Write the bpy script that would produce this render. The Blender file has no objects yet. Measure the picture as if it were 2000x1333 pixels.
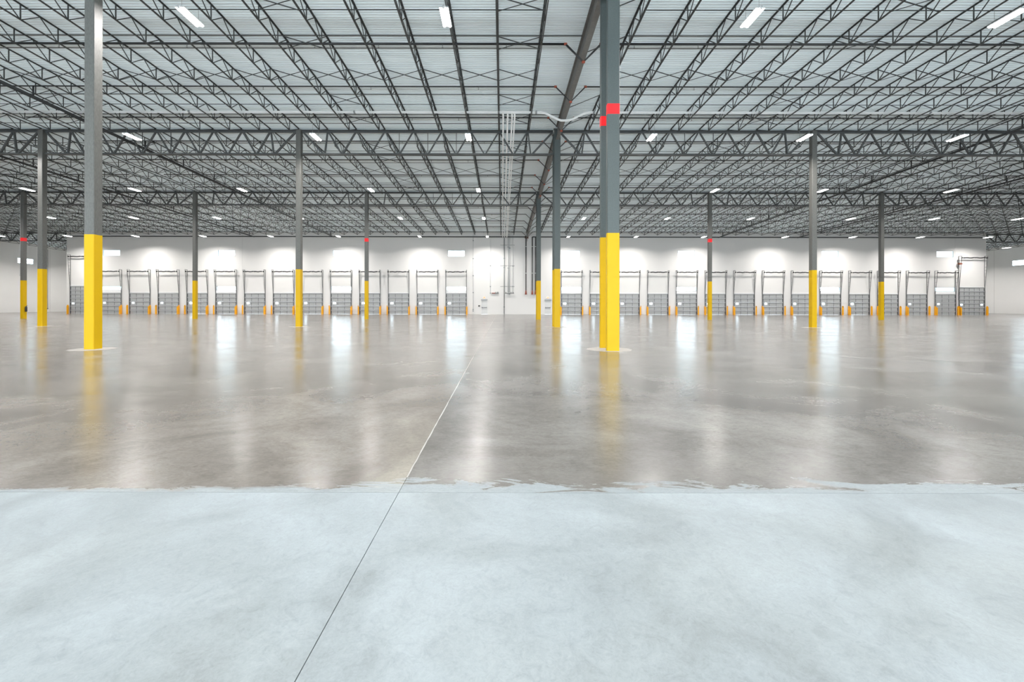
import bpy, math, random
from mathutils import Vector

# ------------------------------------------------------------------ frame of the place
# one "unit" U is one photo pixel at the distance of the first column row (d = 1)
U = 0.01672                 # metres per unit
D = 833.333 * U             # metres per d (15 mm lens on 36 mm, 2000 px wide)
EYE = 91.0                  # eye height in units
SL = 22.5 / 833.333         # roof fall per metre towards the dock wall
def X(u): return u * U
def Y(d): return d * D
def Z(u): return u * U                       # height above floor in units -> m
def roof(y): return (EYE + 742.6) * U - SL * y   # underside of the roof deck
R1, R2, R3, RW = 1.024, 2.04, 3.055, 4.56        # column rows and dock wall
SX = 1023.5
def colx(k): return 214 + SX * k
JS = SX / 9.0
def jx(j): return 214 + JS * j

scene = bpy.context.scene
C = scene.collection

# ------------------------------------------------------------------ camera, world, exposure
cam_d = bpy.data.cameras.new('camera'); cam = bpy.data.objects.new('camera', cam_d); C.objects.link(cam)
cam_d.lens = 15.0; cam_d.sensor_width = 36.0; cam_d.sensor_fit = 'HORIZONTAL'
cam_d.shift_x = 19.0 / 2000.0; cam_d.shift_y = -72.0 / 2000.0
cam_d.clip_end = 400; cam_d.clip_start = 0.05
cam.location = (0, 0, EYE * U)
cam.rotation_euler = (math.radians(90), math.radians(-0.09), 0)
scene.camera = cam

world = bpy.data.worlds.new('world'); scene.world = world; world.use_nodes = True
bg = world.node_tree.nodes['Background']
bg.inputs[0].default_value = (0.80, 0.92, 1.0, 1); bg.inputs[1].default_value = 6.8

scene.view_settings.view_transform = 'Standard'; scene.view_settings.look = 'None'
scene.view_settings.gamma = 1.0; scene.view_settings.exposure = 1.55
scene.view_settings.use_curve_mapping = False
LAMP_W = 215.0   # light thrown down by one lamp
scene.cycles.max_bounces = 8; scene.cycles.glossy_bounces = 3; scene.cycles.adaptive_threshold = 0.02

rnd = random.Random(7)

# ------------------------------------------------------------------ materials
MATS = {}
def mat(name, col, rough=0.6, metal=0.0, var=0.0, scale=6.0, spec=0.5, emit=None, strength=0.0, bump=0.0, stretch=None):
    m = bpy.data.materials.new(name); m.use_nodes = True
    nt = m.node_tree; b = nt.nodes['Principled BSDF']
    b.inputs['Base Color'].default_value = (*col, 1); b.inputs['Roughness'].default_value = rough
    b.inputs['Metallic'].default_value = metal
    b.inputs['Specular IOR Level'].default_value = spec
    if emit:
        b.inputs['Emission Color'].default_value = (*emit, 1); b.inputs['Emission Strength'].default_value = strength
    if var > 0 or bump > 0:
        g = nt.nodes.new('ShaderNodeNewGeometry')
        src = g.outputs['Position']
        if stretch:
            mp = nt.nodes.new('ShaderNodeMapping'); mp.inputs['Scale'].default_value = stretch
            nt.links.new(src, mp.inputs['Vector']); src = mp.outputs['Vector']
        n = nt.nodes.new('ShaderNodeTexNoise'); n.inputs['Scale'].default_value = scale; n.inputs['Detail'].default_value = 5
        nt.links.new(src, n.inputs['Vector'])
        if var > 0:
            mx = nt.nodes.new('ShaderNodeMix'); mx.data_type = 'RGBA'
            mx.inputs['A'].default_value = tuple(c * (1 - var) for c in col) + (1,)
            mx.inputs['B'].default_value = tuple(min(1, c * (1 + var)) for c in col) + (1,)
            nt.links.new(n.outputs['Fac'], mx.inputs['Factor']); nt.links.new(mx.outputs['Result'], b.inputs['Base Color'])
        if bump > 0:
            bp = nt.nodes.new('ShaderNodeBump'); bp.inputs['Strength'].default_value = bump; bp.inputs['Distance'].default_value = 0.01
            nt.links.new(n.outputs['Fac'], bp.inputs['Height']); nt.links.new(bp.outputs['Normal'], b.inputs['Normal'])
    MATS[name] = m
    return m

mat('joist_steel', (0.05, 0.053, 0.052), 0.55, 0.0, 0.35, 4.0)
mat('girder_steel', (0.062, 0.066, 0.066), 0.5, 0.0, 0.3, 5.0)
mat('beam_steel', (0.155, 0.148, 0.138), 0.55, 0.0, 0.3, 7.0)
mat('column_grey', (0.10, 0.10, 0.092), 0.5, 0.0, 0.45, 30.0, stretch=(1, 1, 0.35))
mat('column_teal', (0.062, 0.075, 0.073), 0.5, 0.0, 0.25, 25.0)
mat('safety_yellow', (0.55, 0.335, 0.0), 0.5, 0.0, 0.05, 3.0, spec=0.25)
mat('guard_yellow', (0.90, 0.40, 0.005), 0.45, 0.0, 0.1, 4.0)
mat('red_paint', (0.85, 0.0, 0.005), 0.45, 0.0, 0.05, 3.0)
mat('rust', (0.20, 0.075, 0.05), 0.8, 0.0, 0.5, 9.0)
mat('deck', (0.83, 0.905, 0.925), 0.55, 0.0, 0.06, 0.7, stretch=(0.3, 4, 1))
mat('window_frame', (0.22, 0.30, 0.34), 0.5)
mat('wall_white', (0.72, 0.705, 0.685), 0.75, 0.0, 0.02, 0.5, bump=0.02)
mat('wall_grey', (0.84, 0.83, 0.81), 0.8, 0.0, 0.03, 0.5, bump=0.02)
mat('sealant', (0.35, 0.34, 0.33), 0.9)
mat('trim_white', (0.85, 0.85, 0.85), 0.5)
mat('door_panel', (0.39, 0.40, 0.40), 0.6, 0.0, 0.05, 2.0)
mat('door_stile', (0.10, 0.105, 0.11), 0.5)
mat('door_strut', (0.55, 0.55, 0.56), 0.75, spec=0.2)
mat('track_metal', (0.22, 0.22, 0.22), 0.45, 0.3, 0.2, 5.0)
mat('spring_dark', (0.025, 0.025, 0.025), 0.5)
mat('pipe_black', (0.022, 0.023, 0.024), 0.45)
mat('pipe_black_wall', (0.03, 0.03, 0.03), 0.45)
mat('coupling_red', (0.30, 0.06, 0.03), 0.5)
mat('conduit', (0.72, 0.72, 0.71), 0.45, 0.0, 0.05, 3.0)
mat('conduit_white', (0.93, 0.93, 0.92), 0.5)
mat('conduit_dark', (0.30, 0.31, 0.31), 0.4, 0.4)
mat('lamp_housing', (0.8, 0.8, 0.8), 0.5)
mat('lamp_tube', (1, 1, 1), 0.5, emit=(1.0, 0.97, 0.94), strength=9.0)
MATS['lamp_tube'].cycles.emission_sampling = 'NONE'
mat('black_plastic', (0.02, 0.02, 0.022), 0.5)
mat('man_door', (0.66, 0.66, 0.65), 0.5)
mat('exit_red', (0.8, 0.15, 0.08), 0.5, emit=(1.0, 0.25, 0.12), strength=0.9)
mat('sealant_light', (0.32, 0.305, 0.285), 0.7, 0.0, 0.1, 20.0)
mat('pad_concrete', (0.33, 0.31, 0.29), 0.55, 0.0, 0.12, 5.0)
mat('floor_under', (0.05, 0.05, 0.05), 0.9)

# thin glass: mostly clear, a little reflection
g = bpy.data.materials.new('glass'); g.use_nodes = True; nt = g.node_tree; nt.nodes.clear()
o_ = nt.nodes.new('ShaderNodeOutputMaterial'); t_ = nt.nodes.new('ShaderNodeBsdfTransparent'); gl_ = nt.nodes.new('ShaderNodeBsdfGlossy')
t_.inputs[0].default_value = (0.93, 0.97, 0.98, 1); gl_.inputs['Roughness'].default_value = 0.02
mx_ = nt.nodes.new('ShaderNodeMixShader'); mx_.inputs[0].default_value = 0.06
nt.links.new(t_.outputs[0], mx_.inputs[1]); nt.links.new(gl_.outputs[0], mx_.inputs[2]); nt.links.new(mx_.outputs[0], o_.inputs[0])
MATS['glass'] = g

def nodes(m): return m.node_tree.nodes, m.node_tree.links
def noise(nt, src, scale, detail=6, rough=0.55, dist=0.0, stretch=None, loc=None):
    if stretch or loc:
        mp = nt.nodes.new('ShaderNodeMapping')
        if stretch: mp.inputs['Scale'].default_value = stretch
        if loc: mp.inputs['Location'].default_value = loc
        nt.links.new(src, mp.inputs['Vector']); src = mp.outputs['Vector']
    n = nt.nodes.new('ShaderNodeTexNoise'); n.inputs['Scale'].default_value = scale; n.inputs['Detail'].default_value = detail
    n.inputs['Roughness'].default_value = rough; n.inputs['Distortion'].default_value = dist
    nt.links.new(src, n.inputs['Vector']); return n.outputs['Fac']
def ramp(nt, fac, stops):
    r = nt.nodes.new('ShaderNodeValToRGB'); e = r.color_ramp.elements
    while len(e) < len(stops): e.new(0.5)
    for el, (p, c) in zip(e, stops):
        el.position = p; el.color = (*c, 1) if len(c) == 3 else c
    nt.links.new(fac, r.inputs['Fac']); return r.outputs['Color']
def mixc(nt, fac, a, b, mode='MIX'):
    m = nt.nodes.new('ShaderNodeMix'); m.data_type = 'RGBA'; m.blend_type = mode
    for s, v in (('Factor', fac), ('A', a), ('B', b)):
        if isinstance(v, (float, int)): m.inputs[s].default_value = v
        elif isinstance(v, tuple): m.inputs[s].default_value = (*v, 1)
        else: nt.links.new(v, m.inputs[s])
    return m.outputs['Result']
def math_(nt, op, a, b=None):
    m = nt.nodes.new('ShaderNodeMath'); m.operation = op
    for i, v in enumerate((a, b)):
        if v is None: continue
        if isinstance(v, (float, int)): m.inputs[i].default_value = v
        else: nt.links.new(v, m.inputs[i])
    return m.outputs[0]
def maprange(nt, v, a, b, c=0.0, d=1.0):
    m = nt.nodes.new('ShaderNodeMapRange'); m.clamp = True
    nt.links.new(v, m.inputs['Value'])
    for k, x in zip(('From Min', 'From Max', 'To Min', 'To Max'), (a, b, c, d)): m.inputs[k].default_value = x
    return m.outputs['Result']

JX, JY = -49.8 * U, 0.247 * D     # the long and the cross joint of the slab
def floor_near():
    m = bpy.data.materials.new('slab_pale'); m.use_nodes = True; nt = m.node_tree; b = nt.nodes['Principled BSDF']
    pos = nt.nodes.new('ShaderNodeNewGeometry').outputs['Position']
    n1 = noise(nt, pos, 0.9, 7, 0.6, 0.6)
    n2 = noise(nt, pos, 7.0, 9, 0.78, 1.6)
    n3 = noise(nt, pos, 45.0, 3, 0.6)
    n4 = noise(nt, pos, 0.5, 4, 0.5, 0.3, loc=(3, 7, 0))
    c = ramp(nt, n1, [(0.30, (0.168, 0.186, 0.192)), (0.5, (0.222, 0.246, 0.257)), (0.72, (0.275, 0.305, 0.32))])
    c2 = ramp(nt, n2, [(0.33, (0.80, 0.80, 0.81)), (0.5, (1, 1, 1)), (0.7, (1.09, 1.10, 1.10))])
    c = mixc(nt, 0.8, c, c2, 'MULTIPLY')
    warm = ramp(nt, n4, [(0.5, (1, 1, 1)), (0.72, (0.97, 0.945, 0.90))])
    c = mixc(nt, 0.8, c, warm, 'MULTIPLY')
    sp = ramp(nt, n3, [(0.28, (0.86, 0.86, 0.86)), (0.38, (1, 1, 1)), (0.74, (1, 1, 1)), (0.8, (1.15, 1.15, 1.15))])
    c = mixc(nt, 0.6, c, sp, 'MULTIPLY')
    n5 = noise(nt, pos, 26.0, 6, 0.8, 2.0)
    c = mixc(nt, 0.7, c, ramp(nt, n5, [(0.32, (0.84, 0.84, 0.85)), (0.5, (1, 1, 1)), (0.68, (1.12, 1.12, 1.12))]), 'MULTIPLY')
    nt.links.new(c, b.inputs['Base Color'])
    nt.links.new(maprange(nt, n2, 0.3, 0.7, 0.42, 0.6), b.inputs['Roughness'])
    b.inputs['Specular IOR Level'].default_value = 0.35
    bp = nt.nodes.new('ShaderNodeBump'); bp.inputs['Strength'].default_value = 0.12; bp.inputs['Distance'].default_value = 0.01
    nt.links.new(n2, bp.inputs['Height']); nt.links.new(bp.outputs['Normal'], b.inputs['Normal'])
    MATS['slab_pale'] = m
floor_near()
def floor_far(name, r0, r1, spec):
    m = bpy.data.materials.new(name); m.use_nodes = True; nt = m.node_tree; b = nt.nodes['Principled BSDF']
    pos = nt.nodes.new('ShaderNodeNewGeometry').outputs['Position']
    sx = nt.nodes.new('ShaderNodeSeparateXYZ'); nt.links.new(pos, sx.inputs[0])
    n1 = noise(nt, pos, 0.55, 8, 0.6, 0.8)
    n2 = noise(nt, pos, 3.2, 9, 0.75, 1.4)
    n3 = noise(nt, pos, 0.16, 4, 0.5, 0.4, loc=(11, 2, 0))
    n4 = noise(nt, pos, 60.0, 3, 0.6)
    c = ramp(nt, n1, [(0.28, (0.108, 0.101, 0.095)), (0.48, (0.150, 0.142, 0.135)), (0.66, (0.196, 0.188, 0.18)), (0.8, (0.25, 0.242, 0.233))])
    c = mixc(nt, 0.55, c, ramp(nt, n2, [(0.3, (0.72, 0.71, 0.70)), (0.5, (1, 1, 1)), (0.72, (1.22, 1.21, 1.18))]), 'MULTIPLY')
    # right of the long joint the slab is a colder grey
    cool = mixc(nt, maprange(nt, sx.outputs['X'], JX - 0.01, JX + 0.01), (1.03, 0.99, 0.935), (0.97, 0.975, 0.965))
    c = mixc(nt, 1.0, c, cool, 'MULTIPLY')
    c = mixc(nt, 0.6, c, ramp(nt, n3, [(0.4, (0.92, 0.90, 0.87)), (0.6, (1.08, 1.07, 1.07))]), 'MULTIPLY')
    # sandy smear along the left edge of the long joint
    dl = math_(nt, 'SUBTRACT', JX, sx.outputs['X'])
    smear = math_(nt, 'MULTIPLY', maprange(nt, dl, 0.02, 0.55, 1.0, 0.0), maprange(nt, sx.outputs['Y'], JY, 0.5 * D, 1.0, 0.0))
    smear = math_(nt, 'MULTIPLY', smear, maprange(nt, dl, -0.01, 0.0))
    smear = math_(nt, 'MULTIPLY', smear, maprange(nt, n1, 0.35, 0.6, 0.4, 1.0))
    c = mixc(nt, math_(nt, 'MULTIPLY', smear, 0.75), c, (0.31, 0.285, 0.24))
    # pale slurry left over from the neighbouring pour, ragged, next to the cross joint
    dy = math_(nt, 'SUBTRACT', sx.outputs['Y'], JY)
    nr = noise(nt, pos, 2.2, 7, 0.72, 1.5, stretch=(0.45, 1.6, 1))
    lim = math_(nt, 'MULTIPLY', maprange(nt, nr, 0.36, 0.62, -0.02, 0.30), maprange(nt, sx.outputs['X'], -2.2, -0.8, 0.35, 1.0))
    res = maprange(nt, math_(nt, 'SUBTRACT', lim, dy), -0.03, 0.035)
    c = mixc(nt, math_(nt, 'MULTIPLY', res, 0.75), c, (0.23, 0.263, 0.28))
    n5 = noise(nt, pos, 16.0, 7, 0.8, 2.0, stretch=(0.6, 1.3, 1))
    c = mixc(nt, 0.8, c, ramp(nt, n5, [(0.32, (0.74, 0.73, 0.72)), (0.5, (1, 1, 1)), (0.68, (1.22, 1.21, 1.2))]), 'MULTIPLY')
    # tiny pale spots
    c = mixc(nt, ramp(nt, n4, [(0.76, (0, 0, 0)), (0.79, (0.6, 0.6, 0.6))]), c, (0.55, 0.55, 0.54))
    nt.links.new(c, b.inputs['Base Color'])
    ro = maprange(nt, n1, 0.3, 0.7, r0, r1)
    ro = math_(nt, 'ADD', ro, math_(nt, 'MULTIPLY', res, 0.3))
    nt.links.new(ro, b.inputs['Roughness'])
    b.inputs['Specular IOR Level'].default_value = spec
    bp = nt.nodes.new('ShaderNodeBump'); bp.inputs['Strength'].default_value = 0.06; bp.inputs['Distance'].default_value = 0.02
    nw = noise(nt, pos, 1.3, 4, 0.55, 0.5)
    nt.links.new(math_(nt, 'ADD', nw, math_(nt, 'MULTIPLY', n2, 0.05)), bp.inputs['Height']); nt.links.new(bp.outputs['Normal'], b.inputs['Normal'])
    MATS[name] = m
floor_far('slab_polished', 0.17, 0.25, 0.4)
floor_far('slab_satin', 0.20, 0.262, 0.38)

# ------------------------------------------------------------------ mesh helpers
class MB:
    def __init__(s): s.v = []; s.f = []; s.mi = []; s.cur = 0; s.sm = []
    def face(s, f, smooth=False): s.f.append(f); s.mi.append(s.cur); s.sm.append(smooth)
    def box(s, x0, x1, y0, y1, z0, z1):
        b = len(s.v)
        s.v += [(x0, y0, z0), (x1, y0, z0), (x1, y1, z0), (x0, y1, z0), (x0, y0, z1), (x1, y0, z1), (x1, y1, z1), (x0, y1, z1)]
        for f in ((0, 3, 2, 1), (4, 5, 6, 7), (0, 1, 5, 4), (1, 2, 6, 5), (2, 3, 7, 6), (3, 0, 4, 7)): s.face(tuple(b + i for i in f))
        return s
    def bar(s, p, q, w, h=None, up=(0, 0, 1)):
        """rectangular bar from p to q, w across, h along up"""
        h = h or w; p = Vector(p); q = Vector(q); d = (q - p).normalized(); up = Vector(up)
        if abs(d.dot(up)) > 0.98: up = Vector((0, 1, 0))
        r = d.cross(up).normalized(); u = r.cross(d).normalized(); b = len(s.v)
        for c in (p, q):
            for i, j in ((-1, -1), (1, -1), (1, 1), (-1, 1)): s.v.append(tuple(c + r * (i * w / 2) + u * (j * h / 2)))
        for f in ((0, 1, 2, 3), (7, 6, 5, 4), (0, 4, 5, 1), (1, 5, 6, 2), (2, 6, 7, 3), (3, 7, 4, 0)): s.face(tuple(b + i for i in f))
        return s
    def extr(s, prof, p, q, right, up):
        """closed profile [(a,b)] in (right, up) swept from p to q"""
        p = Vector(p); q = Vector(q); right = Vector(right); up = Vector(up); b = len(s.v); n = len(prof)
        for c in (p, q):
            for a, e in prof: s.v.append(tuple(c + right * a + up * e))
        for i in range(n):
            j = (i + 1) % n; s.face((b + i, b + j, b + n + j, b + n + i))
        s.face(tuple(b + i for i in range(n))[::-1]); s.face(tuple(b + n + i for i in range(n)))
        return s
    def tube(s, pts, r, n=8, smooth=True):
        pts = [Vector(p) for p in pts]; b = len(s.v); m = len(pts)
        for k, c in enumerate(pts):
            d = (pts[min(k + 1, m - 1)] - pts[max(k - 1, 0)]).normalized()
            up = Vector((0, 0, 1)) if abs(d.z) < 0.9 else Vector((0, 1, 0))
            a = d.cross(up).normalized(); e = a.cross(d).normalized()
            rr = r[k] if isinstance(r, (list, tuple)) else r
            for i in range(n):
                t = 2 * math.pi * i / n; s.v.append(tuple(c + a * (rr * math.cos(t)) + e * (rr * math.sin(t))))
        for k in range(m - 1):
            for i in range(n):
                j = (i + 1) % n; s.face((b + k * n + i, b + k * n + j, b + (k + 1) * n + j, b + (k + 1) * n + i), smooth)
        s.face(tuple(b + i for i in range(n))[::-1]); s.face(tuple(b + (m - 1) * n + i for i in range(n)))
        return s
    def mesh(s, name, *ms):
        me = bpy.data.meshes.new(name); me.from_pydata(s.v, [], s.f); me.update()
        for m in ms: me.materials.append(MATS[m])
        me.polygons.foreach_set('material_index', s.mi); me.polygons.foreach_set('use_smooth', s.sm)
        return me

def ob(name, me, parent=None, loc=(0, 0, 0), rz=0.0):
    o = bpy.data.objects.new(name, me); C.objects.link(o); o.location = loc
    if rz: o.rotation_euler = (0, 0, rz)
    if parent is not None: o.parent = parent
    return o
def tag(o, label, cat=None, group=None, kind=None):
    o['label'] = label
    if cat: o['category'] = cat
    if group: o['group'] = group
    if kind: o['kind'] = kind
    return o
def thing(name, label, cat, loc=(0, 0, 0), group=None, kind=None):
    return tag(ob(name, None, None, loc), label, cat, group, kind)
def nth(n): return '%d%s' % (n, 'th' if 10 < n % 100 < 14 else {1: 'st', 2: 'nd', 3: 'rd'}.get(n % 10, 'th'))
def side(j): return 'valve side' if j < 0 else 'valve-free side'
def stuff(o): o['kind'] = 'stuff'; return o
def angle_pair(mb, p, q, leg, th, gap, flange_top, right=(1, 0, 0), up=(0, 0, 1)):
    """two steel angles back to back"""
    for sgn in (-1, 1):
        if flange_top: prof = [(gap / 2, 0), (gap / 2 + leg, 0), (gap / 2 + leg, -th), (gap / 2 + th, -th), (gap / 2 + th, -leg), (gap / 2, -leg)]
        else: prof = [(gap / 2, 0), (gap / 2 + leg, 0), (gap / 2 + leg, th), (gap / 2 + th, th), (gap / 2 + th, leg), (gap / 2, leg)]
        prof = [(sgn * a, b) for a, b in prof]
        if (sgn < 0) == flange_top: prof = prof[::-1]
        mb.extr(prof, p, q, right, up)

# ------------------------------------------------------------------ the shell
XL, XR = X(colx(-5)), X(colx(5))          # side walls
XDL, XDR = X(colx(-4)), X(colx(4))        # ends of the dock wall
YW, YB, YR = Y(RW), Y(6.02), Y(-0.9)      # dock wall, recess back wall, rear wall

fl = tag(ob('floor', MB().box(XL - 0.3, XR + 0.3, YR - 0.3, YB + 0.3, -0.06, -0.012).mesh('floor', 'floor_under')), 'polished grey concrete warehouse floor with a pale slab in front', 'floor', None, 'structure')
ys = [YR, JY, 0.507 * D, YB + 0.2]; xs = [XL - 0.2, JX, XR + 0.2]; gp = 0.0022
for iy in range(3):
    for ix in range(2):
        b = MB(); gy0 = gp if iy < 2 else 0.0012; gy1 = gp if iy == 0 else 0.0012
        b.box(xs[ix] + (gp if ix else 0), xs[ix + 1] - (0 if ix else gp), ys[iy] + (gy1 if iy else 0), ys[iy + 1] - (gy1 if iy < 2 else 0), -0.012, 0.0)
        ob('slab', b.mesh('slab', ('slab_pale', 'slab_satin', 'slab_polished')[iy]), fl)
# pale sealant in the long joint beyond the cross joint
b = MB(); y = 0.268 * D; rnd2 = random.Random(3); L = []; Rr = []
while y < YW - 0.05:
    L.append((JX - 0.003 - rnd2.random() * 0.006, y)); Rr.append((JX + 0.003 + rnd2.random() * 0.008, y)); y += 0.12 + 0.02 * (y - 3)
for p in L + Rr: b.v.append((p[0], p[1], 0.003))
for i in range(len(L) - 1): b.face((i, len(L) + i, len(L) + i + 1, i + 1))
ob('joint_sealant', b.mesh('joint_sealant', 'sealant_light'), fl)

def pad(cx, cy, r):
    b = MB(); n = 28; ang = [2 * math.pi * i / n for i in range(n)]; rr = [r * (1 + 0.07 * rnd.uniform(-1, 1)) for _ in ang]
    for k, (s_, z) in enumerate(((1.0, 0.0005), (0.985, 0.004))):
        for a, q in zip(ang, rr): b.v.append((cx + q * s_ * math.cos(a), cy + q * s_ * math.sin(a), z))
    for i in range(n): j = (i + 1) % n; b.face((i, j, n + j, n + i))
    b.face(tuple(n + i for i in range(n)))
    ob('column_pad', b.mesh('column_pad', 'pad_concrete'), fl)

# roof deck: ribs run across the joists
b = MB(); pitch = 0.152; yy = Y(0.95); prof = [(YR - 0.3, 0.0)]
while yy < YB + 0.3:
    prof += [(yy, 0.0), (yy + 0.012, 0.038), (yy + 0.042, 0.038), (yy + 0.054, 0.0)]; yy += pitch
prof.append((YB + 0.4, 0.0))
for x in (XL - 0.3, XR + 0.3):
    for (y, dz) in prof: b.v.append((x, y, roof(y) + dz))
n = len(prof)
for i in range(n - 1): b.face((i, i + 1, n + i + 1, n + i))
tag(ob('ceiling', b.mesh('ceiling', 'deck')), 'ribbed white metal roof deck sloping down to the dock wall', 'ceiling', None, 'structure')

def wall_strips(mb, u0, u1, z0, z1, holes, put):
    cuts = sorted({u0, u1, *[h[0] for h in holes if u0 < h[0] < u1], *[h[1] for h in holes if u0 < h[1] < u1]})
    for a, c in zip(cuts, cuts[1:]):
        m = (a + c) / 2; zs = sorted((h[2], h[3]) for h in holes if h[0] < m < h[1]); z = z0
        for h0, h1 in zs:
            if h0 > z: put(mb, a, c, z, h0)
            z = max(z, h1)
        if z < z1: put(mb, a, c, z, z1)

# dock wall openings -------------------------------------------------
DS = SX / 4.0
doors = [(-410 - DS * k, k in (0, 4, 8, 12)) for k in range(13)] + [(615.6 + DS * k, k in (0, 4, 9, 13)) for k in range(14)]
big = [-3730.0, 4177.0]
man = [-160.0, 406.0]
holes = []
for cx, win in doors:
    holes.append((X(cx - 82), X(cx + 82), 0.0, Z(180)))
    if win:
        holes.append((X(cx - 88), X(cx + 88), Z(211), Z(246)))
        holes.append((X(cx - 75), X(cx + 75), Z(516), Z(569)))
for cx in big: holes.append((X(cx - 104), X(cx + 104), 0.0, Z(238)))
for cx in man: holes.append((X(cx - 27), X(cx + 27), 0.0, Z(128)))
WT = 0.24
wall = tag(ob('wall_back', None), 'white tilt-up concrete wall lined with dock doors', 'wall', None, 'structure')
joints = [XDL, X(-3584), X(-2316), X(4031), XDR]
ztop = roof(YW) + 0.02
for a, c in zip(joints, joints[1:]):
    b = MB(); g0 = 0.0 if a == XDL else 0.009; g1 = 0.0 if c == XDR else 0.009
    wall_strips(b, a + g0, c - g1, 0.0, ztop, holes, lambda mb, p, q, r, s_: mb.box(p, q, YW, YW + WT, r, s_))
    ob('wall_panel', b.mesh('wall_panel', 'wall_white'), wall)
b = MB()
for a in joints[1:-1]: b.box(a - 0.012, a + 0.012, YW + 0.012, YW + 0.05, 0, ztop)
ob('joint_sealant', b.mesh('joint_sealant', 'sealant'), wall)
# return walls, recess back walls, side walls, rear wall
b = MB(); b.box(XDL - 0.01, XDL + WT, YW + WT, YB, 0, roof(YW)); tag(ob('wall_return_left', b.mesh('w', 'wall_grey')), 'pale return wall behind the end of the dock wall', 'wall', None, 'structure')
b = MB(); b.box(XDR - WT, XDR + 0.01, YW + WT, YB, 0, roof(YW)); tag(ob('wall_return_right', b.mesh('w', 'wall_grey')), 'pale return wall behind the end of the dock wall', 'wall', None, 'structure')
b = MB(); b.box(XL - 0.3, XDL + WT, YB, YB + 0.3, 0, roof(YB)); tag(ob('wall_recess_left', b.mesh('w', 'wall_grey')), 'pale grey wall closing the recess past the dock wall', 'wall', None, 'structure')
b = MB(); b.box(XDR - WT, XR + 0.3, YB, YB + 0.3, 0, roof(YB)); tag(ob('wall_recess_right', b.mesh('w', 'wall_grey')), 'pale grey wall closing the recess past the dock wall', 'wall', None, 'structure')
# the opposite dock wall behind the viewer, its doors standing open to the daylight
rh = []; xo = -44.0
while xo < 44.0: rh.append((xo, xo + 3.3, 0.0, 4.2)); xo += 4.28
b = MB(); wall_strips(b, XL - 0.3, XR + 0.3, 0, roof(YR), rh, lambda mb, p, q, r, s_: mb.box(p, q, YR - 0.3, YR, r, s_))
pt = bpy.data.lights.new('daylight_portal', 'AREA'); pt.shape = 'RECTANGLE'; pt.size = 88; pt.size_y = 4.2; pt.cycles.is_portal = True
po = bpy.data.objects.new('daylight_portal', pt); C.objects.link(po); po.location = (0, YR - 0.15, 2.1); po.rotation_euler = (math.radians(-90), 0, math.radians(180))
tag(ob('wall_rear', b.mesh('w', 'wall_white')), 'white wall behind the viewer with a row of open dock doors', 'wall', None, 'structure')
sw = [(Y(5.18), Y(5.355), Z(501), Z(553))]
for nm, x0, x1, lab in (('wall_left', XL - 0.3, XL, 'pale grey side wall with a long window, past the row of dock doors'), ('wall_right', XR, XR + 0.3, 'pale grey side wall with a long window, past the tall drive-in door')):
    b = MB(); wall_strips(b, YR, YB, 0, roof(YR), sw, lambda mb, p, q, r, s_: mb.box(x0, x1, p, q, r, s_))
    w = tag(ob(nm, b.mesh(nm, 'wall_grey')), lab, 'wall', None, 'structure')
    b = MB(); xi = x1 if nm == 'wall_left' else x0; sg = 1 if nm == 'wall_left' else -1
    for dd in (4.75, 5.55): b.box(min(xi, xi + sg * 0.004), max(xi, xi + sg * 0.004), Y(dd) - 0.012, Y(dd) + 0.012, 0, roof(Y(dd)) - 0.3)
    ob('joint_sealant', b.mesh('joint_sealant', 'sealant'), w)

# ------------------------------------------------------------------ windows
wn = [0]
def window(cx, z0, z1, hw, label, group):
    wn[0] += 1
    w = tag(ob('window_%d' % wn[0], None, None, (X(cx), YW, Z(z0))), label, 'window', group, 'structure')
    W_, H_ = X(hw), Z(z1 - z0); t = 0.035; b = MB()
    b.box(-W_, W_, 0.02, 0.10, 0, t).box(-W_, W_, 0.02, 0.10, H_ - t, H_).box(-W_, -W_ + t, 0.02, 0.10, t, H_ - t).box(W_ - t, W_, 0.02, 0.10, t, H_ - t)
    ob('frame', b.mesh('window_frame', 'window_frame'), w)
    ob('pane', MB().box(-W_ + t, W_ - t, 0.055, 0.062, t, H_ - t).mesh('pane', 'glass'), w)
for i, (cx, win) in enumerate(doors):
    if win:
        od = ', %s dock door, %s' % (nth((i if i < 13 else i - 13) + 1), side(cx))
        window(cx, 516, 569, 75, 'bright clerestory window high on the wall' + od, 'clerestory windows on the dock wall')
        window(cx, 211, 246, 88, 'wide bright transom window' + od, 'transom windows above dock doors')
for nm, x, sg, lab in (('l', XL, -1, 'long daylit window in the grey side wall beside the dock wall corner'), ('r', XR, 1, 'blue daylit window in the side wall past the tall drive-in door')):
    wn[0] += 1; y0, y1, z0, z1 = sw[0]; t = 0.035
    w = tag(ob('window_%d' % wn[0], None, None, (x, y0, z0)), lab, 'window', None, 'structure')
    H_ = z1 - z0; L_ = y1 - y0; a, c = (0.02 * sg, 0.10 * sg); a, c = min(a, c), max(a, c); b = MB()
    b.box(a, c, 0, L_, 0, t).box(a, c, 0, L_, H_ - t, H_).box(a, c, 0, t, t, H_ - t).box(a, c, L_ - t, L_, t, H_ - t).box(a, c, t, L_ - t, H_ * 0.5 - 0.012, H_ * 0.5 + 0.012)
    ob('frame', b.mesh('window_frame', 'window_frame'), w)
    m_ = (a + c) / 2
    for q0, q1 in ((t, H_ * 0.5 - 0.012), (H_ * 0.5 + 0.012, H_ - t)):
        ob('pane', MB().box(m_ - 0.004, m_ + 0.004, t, L_ - t, q0, q1).mesh('pane', 'glass'), w)

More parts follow.
